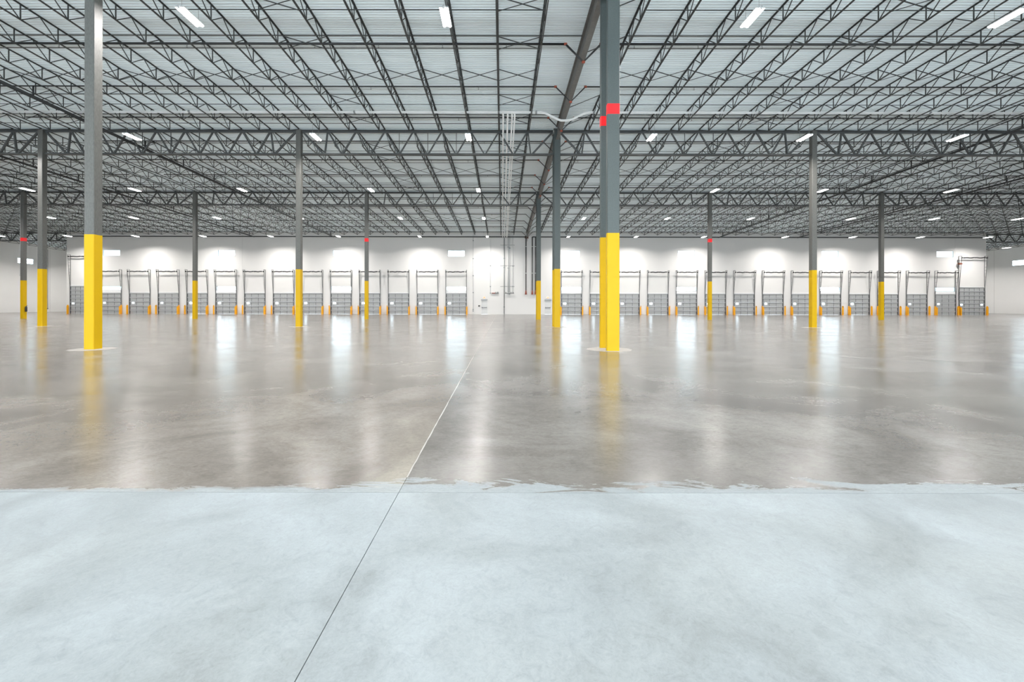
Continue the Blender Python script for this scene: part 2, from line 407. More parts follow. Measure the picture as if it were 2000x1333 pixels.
# ------------------------------------------------------------------ dock doors
def section_mesh(W_, H_, ncol, wins):
    """door section: plate cells, dark stiles, pale strut along the top; wins = column indices with a window hole"""
    b = MB(); b.cur = 0; th = 0.045; cw = 2 * W_ / ncol
    for c in range(ncol):
        a0 = -W_ + c * cw; a1 = a0 + cw
        if c in wins:
            w2, h0, h1 = 0.20, H_ * 0.40, H_ * 0.82; m_ = (a0 + a1) / 2
            b.box(a0, m_ - w2, -th, 0, 0.0005, H_ - 0.0005).box(m_ + w2, a1, -th, 0, 0.0005, H_ - 0.0005).box(m_ - w2, m_ + w2, -th, 0, 0.0005, h0).box(m_ - w2, m_ + w2, -th, 0, h1, H_ - 0.0005)
        else: b.box(a0, a1, -th, 0, 0.0005, H_ - 0.0005)
    b.cur = 1
    for c in range(ncol + 1):
        w_ = 0.05 if 0 < c < ncol else 0.10
        m_ = min(max(-W_ + c * cw, -W_ + w_ / 2), W_ - w_ / 2)
        b.box(m_ - w_ / 2, m_ + w_ / 2, -th - 0.012, -th, 0.03, H_ - 0.13)
    b.box(-W_, W_, -th - 0.006, -th, H_ - 0.035, H_ - 0.006)
    b.cur = 2; b.box(-W_ + 0.05, W_ - 0.05, -th - 0.05, -th, H_ - 0.115, H_ - 0.05)
    b.cur = 2; b.box(-W_ + 0.05, W_ - 0.05, -th - 0.006, -th, 0.006, 0.018)
    return b.mesh('section', 'door_panel', 'door_stile', 'door_strut')
DW = X(90); DH = Z(187) / 5
sec = section_mesh(DW, DH, 3, ()); sec_w = section_mesh(DW, DH, 3, (0,))
BW = X(112); BH = Z(248) / 7
bsec = section_mesh(BW, BH, 5, ()); bsec_w = section_mesh(BW, BH, 5, (0, 4))
def pane_mesh(W_, H_, ncol, c):
    cw = 2 * W_ / ncol; m_ = -W_ + (c + 0.5) * cw
    return MB().box(m_ - 0.2, m_ + 0.2, -0.026, -0.020, H_ * 0.40, H_ * 0.82).mesh('pane', 'glass')
pane = pane_mesh(DW, DH, 3, 0); bpane = [pane_mesh(BW, BH, 5, c) for c in (0, 4)]

def track_mesh(zd, zt, n_r):
    """vertical jamb angle on the wall, inclined rail leaning out, rungs, top bracket; local x=0"""
    off = X(27); b = MB()
    b.bar((0, -0.03, 0), (0, -0.03, zt), 0.055, 0.05, (0, 1, 0))
    b.bar((0.0, -0.10, 0.02), (0.0, -0.10, zd), 0.06, 0.05, (0, 1, 0))
    b.bar((0.0, -0.10, zd), (0.0, -off, zt), 0.05, 0.05, (0, 1, 0))
    for k in range(n_r):
        t = 0.33 + 0.52 * k / max(1, n_r - 1) if n_r > 1 else 0.6
        z = zd + (zt - zd) * t; yo = -0.10 - (off - 0.10) * t
        b.bar((0, -0.03, z), (0, yo, z), 0.03, 0.03)
    b.box(-0.035, 0.035, -off - 0.04, -0.02, zt - 0.05, zt)
    return b.mesh('track', 'track_metal')
def spring_mesh(W_, zs):
    b = MB(); off = X(25); b.cur = 0
    b.tube([(-W_, -off, zs), (W_, -off, zs)], 0.022, 8)
    for sgn in (-1, 1):
        pts = []; x0, x1 = 0.06 * sgn, (W_ - 0.32) * sgn; n_ = 14
        for i in range(n_ + 1):
            t = i / n_; pts.append((x0 + (x1 - x0) * t, -off, zs + 0.02 * math.sin(t * 9 + (0 if sgn > 0 else 1.7)) - 0.012 * math.sin(math.pi * t)))
        b.tube(pts, 0.075, 8)
        b.tube([((W_ - 0.13) * sgn, -off, zs), ((W_ - 0.02) * sgn, -off, zs)], 0.10, 12)
    b.box(-0.03, 0.03, -off - 0.05, 0.0, zs - 0.05, zs + 0.07)
    return b.mesh('spring_shaft', 'spring_dark')
trk = track_mesh(Z(187), Z(394), 4); btrk = track_mesh(Z(248), Z(525), 6)
spr = spring_mesh(DW + 0.05, Z(376)); bspr = spring_mesh(BW + 0.05, Z(508))
seal = MB().box(-DW, DW, -0.05, 0, 0, 0.085).mesh('head_seal', 'trim_white'); bseal = MB().box(-BW, BW, -0.05, 0, 0, 0.085).mesh('head_seal', 'trim_white')
headr = MB().box(-DW, DW, -0.03, 0, 0.10, 0.33).mesh('header', 'trim_white')
cable = MB()
for sg in (-1, 1): cable.tube([(sg * (DW + 0.03), -X(25), Z(376)), (sg * (DW - 0.02), -0.35, Z(330)), (sg * (DW + 0.02), -0.12, Z(200))], 0.008, 5)
cable = cable.mesh('cable', 'track_metal')
dn = [0]
for i, (cx, win) in enumerate(doors):
    dn[0] += 1; od = nth((i if i < 13 else i - 13) + 1) + ' from the personnel door, ' + side(cx)
    lab = ('grey dock door under a transom window, ' if win else 'grey dock door without a transom, ') + od
    d = tag(ob('door_%d' % dn[0], None, None, (X(cx), YW - 0.015, 0)), lab, 'dock door', 'dock doors with a transom' if win else 'plain dock doors', 'structure')
    for k in range(5):
        s_ = ob('section', sec_w if k == 2 else sec, d, (0, 0, k * DH + 0.004))
        if k == 2: ob('pane', pane, s_)
    for sg in (-1, 1): ob('track', trk, d, (sg * (DW + 0.04), 0, 0))
    ob('spring_shaft', spr, d); ob('lift_cable', cable, d); ob('head_seal', seal, d, (0, 0, 5 * DH + 0.006))
    if win: ob('header', headr, d, (0, 0, 5 * DH + 0.0))
for i, cx in enumerate(big):
    dn[0] += 1
    lab = ('tall grey drive-in door with seven sections, half hidden behind the yellow column', 'tall grey drive-in door with seven sections at the end of the dock wall')[i]
    d = tag(ob('door_%d' % dn[0], None, None, (X(cx), YW - 0.015, 0)), lab, 'drive-in door', None, 'structure')
    for k in range(7):
        s_ = ob('section', bsec_w if k == 2 else bsec, d, (0, 0, k * BH + 0.004))
        if k == 2:
            for p_ in bpane: ob('pane', p_, s_)
    for sg in (-1, 1): ob('track', btrk, d, (sg * (BW + 0.04), 0, 0))
    ob('spring_shaft', bspr, d); ob('head_seal', bseal, d, (0, 0, 7 * BH + 0.006))
# guards beside each door
def guard_mesh(sg):
    b = MB(); h = Z(80); dp = X(21); wd = X(12); t = 0.012; h2 = h * 0.86
    # outer plate with a sloped top towards the wall
    prof = [(-0.02, 0), (-dp, 0), (-dp, h2), (-dp + 0.10, h), (-0.10, h), (-0.02, h2)]
    b.extr(prof, (sg * (wd - t), 0, 0), (sg * wd, 0, 0), (0, 1, 0), (0, 0, 1))
    pr = [(0, 0), (sg * wd, 0), (sg * wd, h2), (0, h2 * 0.97)]
    b.extr(pr, (0, -dp, 0), (0, -dp + t, 0), (1, 0, 0), (0, 0, 1))
    b.box(*(sorted((0, sg * wd)) + [-dp - 0.02, 0.0, 0.0, 0.015]))
    return b.mesh('track_guard', 'guard_yellow')
gm = {-1: guard_mesh(-1), 1: guard_mesh(1)}
for gi, (cx, hw) in enumerate([(c, DW) for c, _ in doors] + [(c, BW) for c in big]):
    for sg in (-1, 1):
        o = ob('track_guard', gm[sg], None, (X(cx) + sg * (hw - 0.005), YW - 0.10, 0.0))
        bigd = hw == BW
        tag(o, 'yellow track guard at the %s edge of the %s %s' % ('inner' if sg * cx < 0 else 'outer', 'tall drive-in door' if bigd else nth((gi if gi < 13 else gi - 13) + 1) + ' dock door,', side(cx)), 'track guard', 'guards beside the drive-in doors' if bigd else 'guards beside the dock doors')
# hoists of the tall doors
for i, (cx, sg) in enumerate(((big[0], 1), (big[1], -1))):
    t = thing('door_hoist', ('dark chain hoist motor on the wall beside the drive-in door behind the yellow column', 'rusty brown chain hoist motor on the wall beside the end drive-in door')[i], 'hoist', (X(cx) + sg * (BW + 0.12), YW - 0.002, Z(455)))
    b = MB(); b.box(-0.16, 0.16, -0.42, -0.12, -0.12, 0.14).tube([(-0.26, -0.3, 0.02), (0.26, -0.3, 0.02)], 0.10, 12); ob('motor', b.mesh('motor', 'rust' if i else 'spring_dark'), t)
    ob('bracket', MB().box(-0.12, 0.12, -0.12, 0.0, 0.20, 0.62).mesh('bracket', 'track_metal'), t); ob('bracket', MB().box(-0.09, 0.09, -0.12, 0.0, -0.62, -0.22).mesh('bracket', 'track_metal'), t)
    b = MB(); b.tube([(0.1 * sg, -0.3, -0.1), (0.1 * sg, -0.2, -2.5), (0.1 * sg, -0.12, -5.4)], 0.012, 5); ob('chain', b.mesh('chain', 'track_metal'), t)
# personnel doors
for i, cx in enumerate(man):
    dn[0] += 1
    d = tag(ob('door_%d' % dn[0], None, None, (X(cx), YW, 0)), ('off-white personnel door between the last dock door and the wall valves', 'off-white personnel door behind the yellow columns beside the black risers')[i], 'door', None, 'structure')
    w_, h_ = X(27), Z(128)
    ob('leaf', MB().box(-w_ + 0.04, w_ - 0.04, 0.03, 0.075, 0.01, h_ - 0.04).mesh('leaf', 'man_door'), d)
    b = MB(); b.box(-w_, -w_ + 0.04, -0.012, 0.12, 0, h_).box(w_ - 0.04, w_, -0.012, 0.12, 0, h_).box(-w_ + 0.04, w_ - 0.04, -0.012, 0.12, h_ - 0.04, h_)
    ob('frame', b.mesh('frame', 'man_door'), d)
    b = MB(); b.box(-w_ - 0.03, w_ + 0.03, -0.10, -0.012, h_ - 0.02, h_ + 0.09); ob('lintel', b.mesh('lintel', 'conduit_dark'), d)
    b = MB(); b.box(-w_ + 0.08, w_ - 0.08, -0.05, -0.02, Z(58), Z(63)).box(-w_ + 0.06, -w_ + 0.16, -0.05, 0.03, Z(56), Z(65)).box(w_ - 0.16, w_ - 0.08, -0.05, 0.03, Z(57), Z(64)); ob('panic_bar', b.mesh('panic_bar', 'track_metal'), d)
    sx_ = (-1, 1)[i]
    t = thing('exit_sign', ('small glowing red exit sign above the personnel door by the last dock door', 'small glowing red exit sign above the personnel door behind the columns')[i], 'exit sign', (X(cx), YW, Z(150)))
    ob('housing', MB().box(-0.17, 0.17, -0.06, 0, -0.13, 0.13).mesh('housing', 'trim_white'), t)
    ob('sign_face', MB().box(-0.14, 0.14, -0.066, -0.06, -0.10, 0.10).mesh('sign_face', 'exit_red'), t)
    t = thing('alarm_box', 'small black alarm box on the wall beside ' + ('the personnel door near the last dock door', 'the personnel door behind the columns')[i], 'alarm box', (X(cx) + sx_ * X(46), YW, Z(75)))
    ob('cover', MB().box(-0.13, 0.13, -0.07, 0, -0.10, 0.10).mesh('cover', 'black_plastic'), t)
    ob('lever', MB().box(-0.05, 0.05, -0.09, -0.07, -0.04, 0.02).mesh('lever', 'track_metal'), t)

# ------------------------------------------------------------------ columns
def column(k, row, cx=None, w=19.5, dep=19.5, off=0.0, red=False, label='', zt=None, mt='column_grey'):
    cxm = X(colx(k) if cx is None else cx); cy = Y(row + off); w2 = X(w) / 2; d2 = X(dep) / 2
    t = thing('steel_column', label, 'column', (cxm, cy, 0))
    def shaft(e, z0, z1, m):
        b = MB(); c_ = 0.018; a, q = w2 + e, d2 + e
        pr = [(-a + c_, -q), (a - c_, -q), (a, -q + c_), (a, q - c_), (a - c_, q), (-a + c_, q), (-a, q - c_), (-a, -q + c_)]
        b.extr(pr, (0, 0, z0), (0, 0, z1), (1, 0, 0), (0, 1, 0)); return b.mesh('shaft', m)
    zt = zt or roof(cy) - Z(6)
    ob('shaft', shaft(0, 0, zt, mt), t)
    tag(ob('painted_base', shaft(0.003, 0, Z(228 if w < 20 else 230), 'safety_yellow'), t), 'yellow painted lower part')
    if red: tag(ob('red_band', shaft(0.0035, Z(462), Z(482), 'red_paint'), t), 'red painted band')
    b = MB(); b.box(-w2 - 0.05, w2 + 0.05, -d2 - 0.04, d2 + 0.04, zt - 0.025, zt); ob('cap_plate', b.mesh('cap_plate', 'beam_steel'), t)
    return t
G = 'grey steel column with yellow base'
column(-1, R1, cx=-818, label=G + ' standing alone nearest the pale front slab, a floor pad around it')
column(-2, R2, label=G + ' just past the foremost lone column, on a thin pale pad')
column(-1, R2, label=G + ' under the nearer truss line on the valve side')
column(1, R2, label=G + ' under the nearer truss line past the double columns')
column(-3, R3, red=True, label='far grey column with red band and a fire extinguisher near its yellow base')
column(-2, R3, label='far grey column without red band between the two far banded columns')
column(-1, R3, red=True, label='far thin grey column with red band in front of the dock doors near the wall valves')
column(1, R3, red=True, label='far thin grey column with red band past the double columns')
column(2, R3, label='far grey column without red band, nearest the end drive-in door')
for row, nm in ((R1, 'foremost'), (R2, 'middle'), (R3, 'farthest')):
    for off, which in ((-0.022, 'front'), (0.045, 'rear')):
        column(0, row, cx=216, w=24, dep=10, off=off, red=(row == R1), mt='column_teal', label='%s wide column of the %s yellow-footed pair under the roof beam' % (which, nm))
pad(X(-818), Y(R1), 0.62); pad(X(216), Y(R1 + 0.012), 0.75)
for k, r in ((-2, R2), (-1, R2), (1, R2)): pad(X(colx(k)), Y(r), 0.62)
pad(X(216), Y(R2 + 0.012), 0.72)

# extinguisher and conduit on the far banded column
t = thing('fire_extinguisher', 'black fire extinguisher hung on the far banded column', 'extinguisher', (X(colx(-3)) + X(9.75) + 0.10, Y(R3), Z(58)))
b = MB(); b.tube([(0, 0, -0.28), (0, 0, -0.26), (0, 0, 0.18), (0, 0, 0.25), (0, 0, 0.28)], [0.06, 0.085, 0.085, 0.05, 0.025], 12); ob('cylinder', b.mesh('cylinder', 'black_plastic'), t)
b = MB(); b.bar((0, 0, 0.29), (0.12, 0, 0.36), 0.02, 0.03).bar((0, 0, 0.28), (0.1, 0, 0.29), 0.02, 0.02); ob('handle', b.mesh('handle', 'black_plastic'), t)
b = MB(); b.tube([(0, 0, 0.28), (0.09, 0, 0.22), (0.10, 0, -0.1)], 0.012, 6); ob('hose', b.mesh('hose', 'black_plastic'), t)
b = MB(); b.box(-0.10, -0.085, -0.03, 0.03, -0.2, 0.2); ob('bracket', b.mesh('bracket', 'track_metal'), t)
b = MB(); xx = X(colx(-3) - 13); yy = Y(R3) - 0.1; b.tube([(xx, yy, roof(yy) - 0.7), (xx, yy, Z(263))], 0.022, 8); b.box(xx - 0.05, xx + 0.05, yy - 0.04, yy + 0.04, Z(255), Z(264))
tag(ob('column_conduit', b.mesh('column_conduit', 'conduit')), 'thin pale conduit running down the side of the far banded column', 'conduit')

# ------------------------------------------------------------------ joists
JD = Z(38)     # joist depth
def joist_meshes(d0, d1, nn, thin=1.0):
    y0, y1 = Y(d0), Y(d1); L_ = y1 - y0; e = 0.09 * D; P = (L_ - 2 * e) / (nn - 1)
    zb = -JD; leg = 0.042
    b = MB(); angle_pair(b, (0, 0, -0.002), (0, L_, -SL * L_ - 0.002), leg, 0.007, 0.016, True)
    b.box(-0.05, 0.05, -0.03, 0.10, -0.10, -0.044).box(-0.05, 0.05, L_ - 0.10, L_ + 0.03, -SL * L_ - 0.10, -SL * L_ - 0.044)
    top = b.mesh('top_chord', 'joist_steel')
    b = MB(); angle_pair(b, (0, e - 0.12, zb - SL * (e - 0.12)), (0, L_ - e + 0.12, zb - SL * (L_ - e + 0.12)), leg * 0.93, 0.007, 0.016, False)
    bot = b.mesh('bottom_chord', 'joist_steel')
    s = 0.030
    ver = MB().bar((0, 0, zb + 0.02), (0, 0, -0.02), 0.034).mesh('vertical', 'joist_steel')
    dup_ = MB().bar((0, 0.03, zb + 0.02), (0, P / 2, -SL * P / 2 - 0.03), s).mesh('diagonal', 'joist_steel')
    ddn = MB().bar((0, -0.03, zb + 0.02), (0, -P / 2, SL * P / 2 - 0.03), s).mesh('diagonal', 'joist_steel')
    ea = MB().bar((0, -0.03, zb + 0.02), (0, -e + 0.06, SL * e - 0.06), s).mesh('diagonal', 'joist_steel')
    eb = MB().bar((0, 0.03, zb + 0.02), (0, e - 0.06, -SL * e - 0.06), s).mesh('diagonal', 'joist_steel')
    pl = []
    for i in range(nn):
        yy = e + P * i; loc = (0, yy, -SL * yy)
        pl.append(('vertical', ver, loc)); pl.append(('diagonal', ea if i == 0 else ddn, loc)); pl.append(('diagonal', eb if i == nn - 1 else dup_, loc))
    # joined web for far joists
    w = MB()
    for i in range(nn):
        yy = e + P * i; o_ = Vector((0, yy, -SL * yy))
        for me in (ver, ea if i == 0 else ddn, eb if i == nn - 1 else dup_):
            base = len(w.v); w.v += [tuple(v.co + o_) for v in me.vertices]
            for p_ in me.polygons: w.face(tuple(base + a for a in p_.vertices))
    return top, bot, pl, w.mesh('web', 'joist_steel')
bays = [(R1, R2, 9, -19, 17), (R2, R3, 9, -28, 26), (R3, RW, 13, -41, 38)]
names = ['nearest bay', 'middle bay', 'dock wall bay']
for bi, (d0, d1, nn, j0, j1) in enumerate(bays):
    if bi == 2: d0_, d1_ = d0, d1 - 0.002
    else: d0_, d1_ = d0, d1
    top, bot, pl, web = joist_meshes(d0_ + 0.004, d1_ - 0.004, nn)
    for j in range(j0, j1 + 1):
        if j == 0: continue
        t = thing('bar_joist', 'open-web %s joist, %s from the roof beam, %s' % (names[bi], nth(abs(j)), side(j)), 'joist', (X(jx(j)), Y(d0_ + 0.004), roof(Y(d0_ + 0.004))), 'bar joists of the ' + names[bi])
        ob('top_chord', top, t); ob('bottom_chord', bot, t)
        if bi < 2:
            for nm, me, loc in pl: ob(nm, me, t, loc)
        else: stuff(ob('web', web, t))
# recess joists behind the dock wall line
top, bot, pl, web = joist_meshes(RW + 0.01, 6.0, 13)
for j in list(range(-44, -36)) + list(range(37, 45)):
    t = thing('bar_joist', 'open-web recess joist past the dock wall end, %s from the roof beam, %s' % (nth(abs(j)), side(j)), 'joist', (X(jx(j)), Y(RW + 0.01), roof(Y(RW + 0.01))), 'bar joists over the recesses')
    ob('top_chord', top, t); ob('bottom_chord', bot, t); stuff(ob('web', web, t))

# ------------------------------------------------------------------ joist girders (trusses on the columns)
def girder(k, row, depth, label, group):
    x0, x1 = X(colx(k)), X(colx(k + 1)); yy = Y(row); zt = roof(yy) - Z(6); g0 = 0.20 if k != 0 else 0.22; g1 = 0.20 if k != -1 else 0.22
    t = thing('joist_girder', label, 'truss', (x0, yy, zt), group); L_ = x1 - x0; H_ = Z(depth); n_ = 9; p = L_ / n_
    b = MB(); angle_pair(b, (g0, 0, 0), (L_ - g1, 0, 0), 0.135, 0.016, 0.03, True, (0, 1, 0)); ob('top_chord', b.mesh('top_chord', 'girder_steel'), t)
    b = MB(); angle_pair(b, (g0 - 0.02, 0, -H_), (L_ - g1 + 0.02, 0, -H_), 0.12, 0.016, 0.03, False, (0, 1, 0)); ob('bottom_chord', b.mesh('bottom_chord', 'girder_steel'), t)
    zt_, zb_ = -0.10, -H_ + 0.07
    def dg(a, c, w): ob('diagonal', MB().bar((a, 0, zt_), (c, 0, zb_), w, 0.10, (0, 1, 0)).mesh('diagonal', 'girder_steel'), t)
    e = 0.87 * p
    dg(g0 + 0.05, e - 0.05, 0.11); dg(L_ - g1 - 0.05, L_ - e + 0.05, 0.11); dg(p - 0.02, e + 0.05, 0.085); dg(L_ - p + 0.02, L_ - e - 0.05, 0.085)
    for i in range(1, 8):
        w = 0.095 if i in (1, 7) else 0.075
        dg(i * p + 0.05, (i + 0.5) * p - 0.04, w); dg((i + 1) * p - 0.05, (i + 0.5) * p + 0.04, w)
    for i in (3, 4, 5): ob('vertical', MB().bar(((i + 0.5) * p, 0, -0.03), ((i + 0.5) * p, 0, -H_ + 0.05), 0.035).mesh('vertical', 'girder_steel'), t)
def gl(k): return '%s from the double columns, %s' % (nth(-k if k < 0 else k + 1), side(k + 0.5))
for k in (-3, -2, -1, 0, 1, 2): girder(k, R2, 97, 'deep zigzag truss of the nearer line, ' + gl(k), 'trusses of the nearer line')
for k in (-4, -3, -2, -1, 0, 1, 2, 3): girder(k, R3, 80, 'dark zigzag truss of the farther line, ' + gl(k), 'trusses of the farther line')
for k in (-2, -1, 0, 1): girder(k, R1, 97, 'deep truss on the foremost column row, ' + gl(k), 'trusses of the foremost line')
girder(-5, RW + 0.02, 76, 'dark steel truss over the recess, beside the lone foremost column', None)
girder(4, RW + 0.02, 76, 'dark steel truss over the recess past the tall end drive-in door', None)

# roof beams between the double columns
def beam(d0, d1, label):
    y0, y1 = Y(d0), Y(d1); b = MB(); h = Z(50); f = X(7); tw = 0.012; tf = 0.022
    pr = [(-f, 0), (f, 0), (f, -tf), (tw, -tf), (tw, -h + tf), (f, -h + tf), (f, -h), (-f, -h), (-f, -h + tf), (-tw, -h + tf), (-tw, -tf), (-f, -tf)]
    b.extr(pr[::-1], (0, 0, -0.003), (0, y1 - y0, -SL * (y1 - y0) - 0.003), (1, 0, 0), (0, 0, 1))
    tag(ob('roof_beam', b.mesh('roof_beam', 'beam_steel'), None, (X(216), y0, roof(y0))), label, 'beam')
    for yy in (y0, y1):
        pass
ed = X(5) / D
beam(R1 + 0.045 + ed, R2 - 0.022 - ed, 'solid brown-grey roof beam running to the middle pair of columns')
beam(R2 + 0.045 + ed, R3 - 0.022 - ed, 'solid brown-grey roof beam between the middle and farthest column pairs')
beam(R3 + 0.045 + ed, RW, 'solid brown-grey roof beam from the farthest column pair to the dock wall')
# rusty bracket at the wall end
t = thing('beam_bracket', 'rusty red bracket holding the roof beam end at the dock wall', 'bracket', (X(216), YW, roof(YW) - Z(50)))
b = MB(); b.box(-0.30, 0.30, -0.24, 0.0, -0.06, 0.0).extr([(-0.24, 0), (0.0, 0), (0.0, -0.45)], (-0.12, 0, -0.06), (-0.08, 0, -0.06), (0, 1, 0), (0, 0, 1)).extr([(-0.24, 0), (0.0, 0), (0.0, -0.45)], (0.08, 0, -0.06), (0.12, 0, -0.06), (0, 1, 0), (0, 0, 1))
ob('seat', b.mesh('seat', 'rust'), t)
b = MB()
for sx_ in (-0.22, 0.22):
    for zz in (0.06, 0.22): b.tube([(sx_, -0.06, zz), (sx_, 0.0, zz)], 0.025, 6)
b.box(-0.26, 0.26, -0.02, 0, 0.0, 0.3); ob('bolt_plate', b.mesh('bolt_plate', 'rust'), t)

# ------------------------------------------------------------------ bridging between joists
rows_in = [(-0.35, -0.18, 0.18, 0.35)] * 2 + [(-0.55, -0.28, 0.28, 0.55)]
rng = [(-19, 17), (-28, 26), (-37, 37)]
for bi, (d0, d1, nn, j0, j1) in enumerate(bays):
    mid = (d0 + d1) / 2; a0, a1 = rng[bi]
    for off in rows_in[bi]:
        yy = Y(mid + off); zr = roof(yy)
        for lev, dz in (('upper', -0.045), ('lower', -JD + 0.03)):
            for sg, xa, xb in ((-1, jx(a0), jx(-1) if lev == 'lower' else 210), (1, jx(1), jx(a1))):
                b = MB(); th_ = 0.026; b.bar((X(xa), yy, zr + dz), (X(xb), yy, zr + dz), th_, th_)
                tag(ob('bridging_rod', b.mesh('bridging_rod', 'joist_steel')), 'bridging rod, %s joist chords, %s row of the %s, %s' % (lev, nth(rows_in[bi].index(off) + 1), names[bi], side(sg)), 'bridging rod', 'bridging rods')
        # slanted kicker from the beam to the first joist
        b = MB(); b.bar((X(222), yy, zr - Z(46)), (X(jx(1)) - 0.03, yy, zr - 0.06), 0.03)
        tag(ob('kicker_brace', b.mesh('kicker_brace', 'joist_steel')), 'slanted kicker brace at the roof beam, %s bridging row of the %s' % (nth(rows_in[bi].index(off) + 1), names[bi]), 'brace', 'kicker braces along the roof beam')
    # cross bracing
    xm = MB().bar((0.02, 0, -0.05), (X(JS) - 0.02, 0, -JD + 0.03), 0.032).mesh('rod', 'joist_steel')
    xn = MB().bar((0.02, 0.035, -JD + 0.03), (X(JS) - 0.02, 0.035, -0.05), 0.024).mesh('rod', 'joist_steel')
    todo = [(j, 0.0) for j in range(a0, a1) if j not in (-1, 0)]
    for j in (-2, -7, 6, -16, 15, -25, 24):
        if a0 <= j < a1: todo += [(j, off) for off in rows_in[bi]]
    for j, off in todo:
        yy = Y(mid + off) + 0.05
        t = thing('cross_brace', '%s cross brace beside the %s joist, %s, %s' % (names[bi], nth(abs(j)), side(j), 'mid span' if off == 0 else '%s bridging row' % nth(rows_in[bi].index(off) + 1)), 'brace', (X(jx(j)), yy, roof(yy)), 'cross braces of the ' + names[bi])
        ob('rod', xm, t); ob('rod', xn, t)

# ------------------------------------------------------------------ sprinkler pipes
head = MB(); head.tube([(0, 0, 0), (0, 0, -0.07), (0, 0, -0.075), (0, 0, -0.11)], [0.02, 0.02, 0.012, 0.012], 6); head.box(-0.03, 0.03, -0.03, 0.03, -0.125, -0.113)
head = head.mesh('sprinkler_head', 'conduit_dark')
coup = MB(); coup.tube([(-0.07, 0, 0), (-0.06, 0, 0), (0.06, 0, 0), (0.07, 0, 0)], [0.045, 0.06, 0.06, 0.045], 10); coup = coup.mesh('coupling', 'coupling_red')
dk = 1.37
k = 0
while dk < 4.5:
    yy = Y(dk); zp = roof(yy) - Z(15); r = 0.05 if k == 0 else 0.036
    near = dk < 3.0
    t = thing('sprinkler_pipe', 'black sprinkler branch pipe dipping under the roof beam, %s from the dock wall' % nth(13 - k), 'sprinkler pipe', (0, yy, 0), 'sprinkler branch pipes dipping under the beam')
    xl, xv, xr_ = X(168), X(216), X(263); zv = zp - Z(48)
    ob('pipe', MB().tube([(X(-1750), 0, zp), (xl, 0, zp)], r, 8).mesh('pipe', 'pipe_black'), t)
    ob('pipe', MB().tube([(xr_, 0, zp), (X(2180), 0, zp)], r, 8).mesh('pipe', 'pipe_black'), t)
    ob('drop_pipe', MB().tube([(xl, 0, zp), (xv, 0, zv), (xr_, 0, zp)], r * 0.95, 8).mesh('drop_pipe', 'pipe_black'), t)
    if near:
        for x_, z_ in ((xl, zp), (xv, zv), (xr_, zp)): tag(ob('coupling', coup, t, (x_, 0, z_)), 'red pipe coupling')
    x_ = -1700 + (k % 2) * 85; hb = MB()
    while x_ < 2170:
        if not 160 < x_ < 275:
            if near: ob('sprinkler_head', head, t, (X(x_), 0, zp - r))
            else: hb.box(X(x_) - 0.025, X(x_) + 0.025, -0.025, 0.025, zp - r - 0.11, zp - r)
        x_ += 171
    if not near: stuff(ob('sprinkler_head', hb.mesh('sprinkler_heads', 'conduit_dark'), t))
    for xm_, lim, lab in ((-2192, (-4880, -1930), 'outer black branch pipe on the wall-valve side'), (2606, (2330, 5310), 'outer black branch pipe opposite the wall valves')):
        tag(ob('branch_pipe', MB().tube([(X(lim[0]), yy, zp), (X(lim[1]), yy, zp)], 0.036, 8).mesh('branch_pipe', 'pipe_black')), lab + ', %s from the dock wall' % nth(13 - k), 'sprinkler pipe', lab + 's')
    dk += 0.2555; k += 1
for xm_, lab in ((-2192, 'second thick black sprinkler main along the joists, on the lone foremost column side'), (-1490, 'thick black sprinkler main along the joists, on the lone foremost column side'), (1910, 'thick black sprinkler main along the joists, on the end drive-in door side'), (2606, 'second thick black sprinkler main along the joists, on the end drive-in door side')):
    y0, y1 = Y(1.1), Y(4.52); dz = Z(15 + 34)
    t = thing('sprinkler_main', lab, 'sprinkler main', (X(xm_), y0, roof(y0) - dz))
    ob('pipe', MB().tube([(0, 0, 0), (0, y1 - y0, -SL * (y1 - y0))], 0.075, 10).mesh('pipe', 'pipe_black'), t)
    rz_ = MB().tube([(0, 0, 0), (0, 0, Z(33))], 0.04, 8).mesh('riser_nipple', 'pipe_black'); dk = 1.37
    while dk < 4.5:
        yl = Y(dk) - y0; ob('riser_nipple', rz_, t, (0, yl, -SL * yl)); dk += 0.2555
# pipe along the top of the dock wall, with the black risers
zw = Z(EYE + 598); yw = YW - 0.18
def riser(name, pts_h, xr, label):
    t = thing(name, label, 'sprinkler riser', (X(xr), yw, 0)); z1 = Z(EYE + 22 * 4.56)
    ob('pipe', MB().tube([(0, 0, z1 + 0.3), (0, 0, zw)], 0.075, 10).mesh('pipe', 'pipe_black_wall'), t)
    if pts_h: tag(ob('wall_main', MB().tube([(X(xr), yw, zw), (X(pts_h), yw, zw)], 0.075, 10).mesh('wall_main', 'pipe_black_wall')), 'long black sprinkler main along the top of the dock wall, ' + side(pts_h), 'sprinkler main')
    b = MB(); b.tube([(0, 0, z1 + 0.36), (0, 0, z1 + 0.30), (0, 0, z1 + 0.02), (0, 0, z1 - 0.22), (0, 0, z1 - 0.24)], [0.08, 0.085, 0.12, 0.15, 0.1], 12); tag(ob('valve', b.mesh('valve', 'coupling_red'), t), 'red valve at the foot')
    for zz in (Z(EYE + 512), Z(EYE + 276)): b = MB(); b.box(-0.11, 0.11, -0.09, 0.18, zz - 0.03, zz + 0.03); ob('clamp', b.mesh('clamp', 'trim_white'), t)
riser('sprinkler_riser', -3870, 210, 'black riser with red valve left of the rusty beam bracket, feeding the long wall main')
riser('sprinkler_riser', 4300, 266, 'black riser with red valve nearest the rusty beam bracket on its right')
riser('sprinkler_riser', 0, 295, 'black riser with red valve beside the farthest column pair')

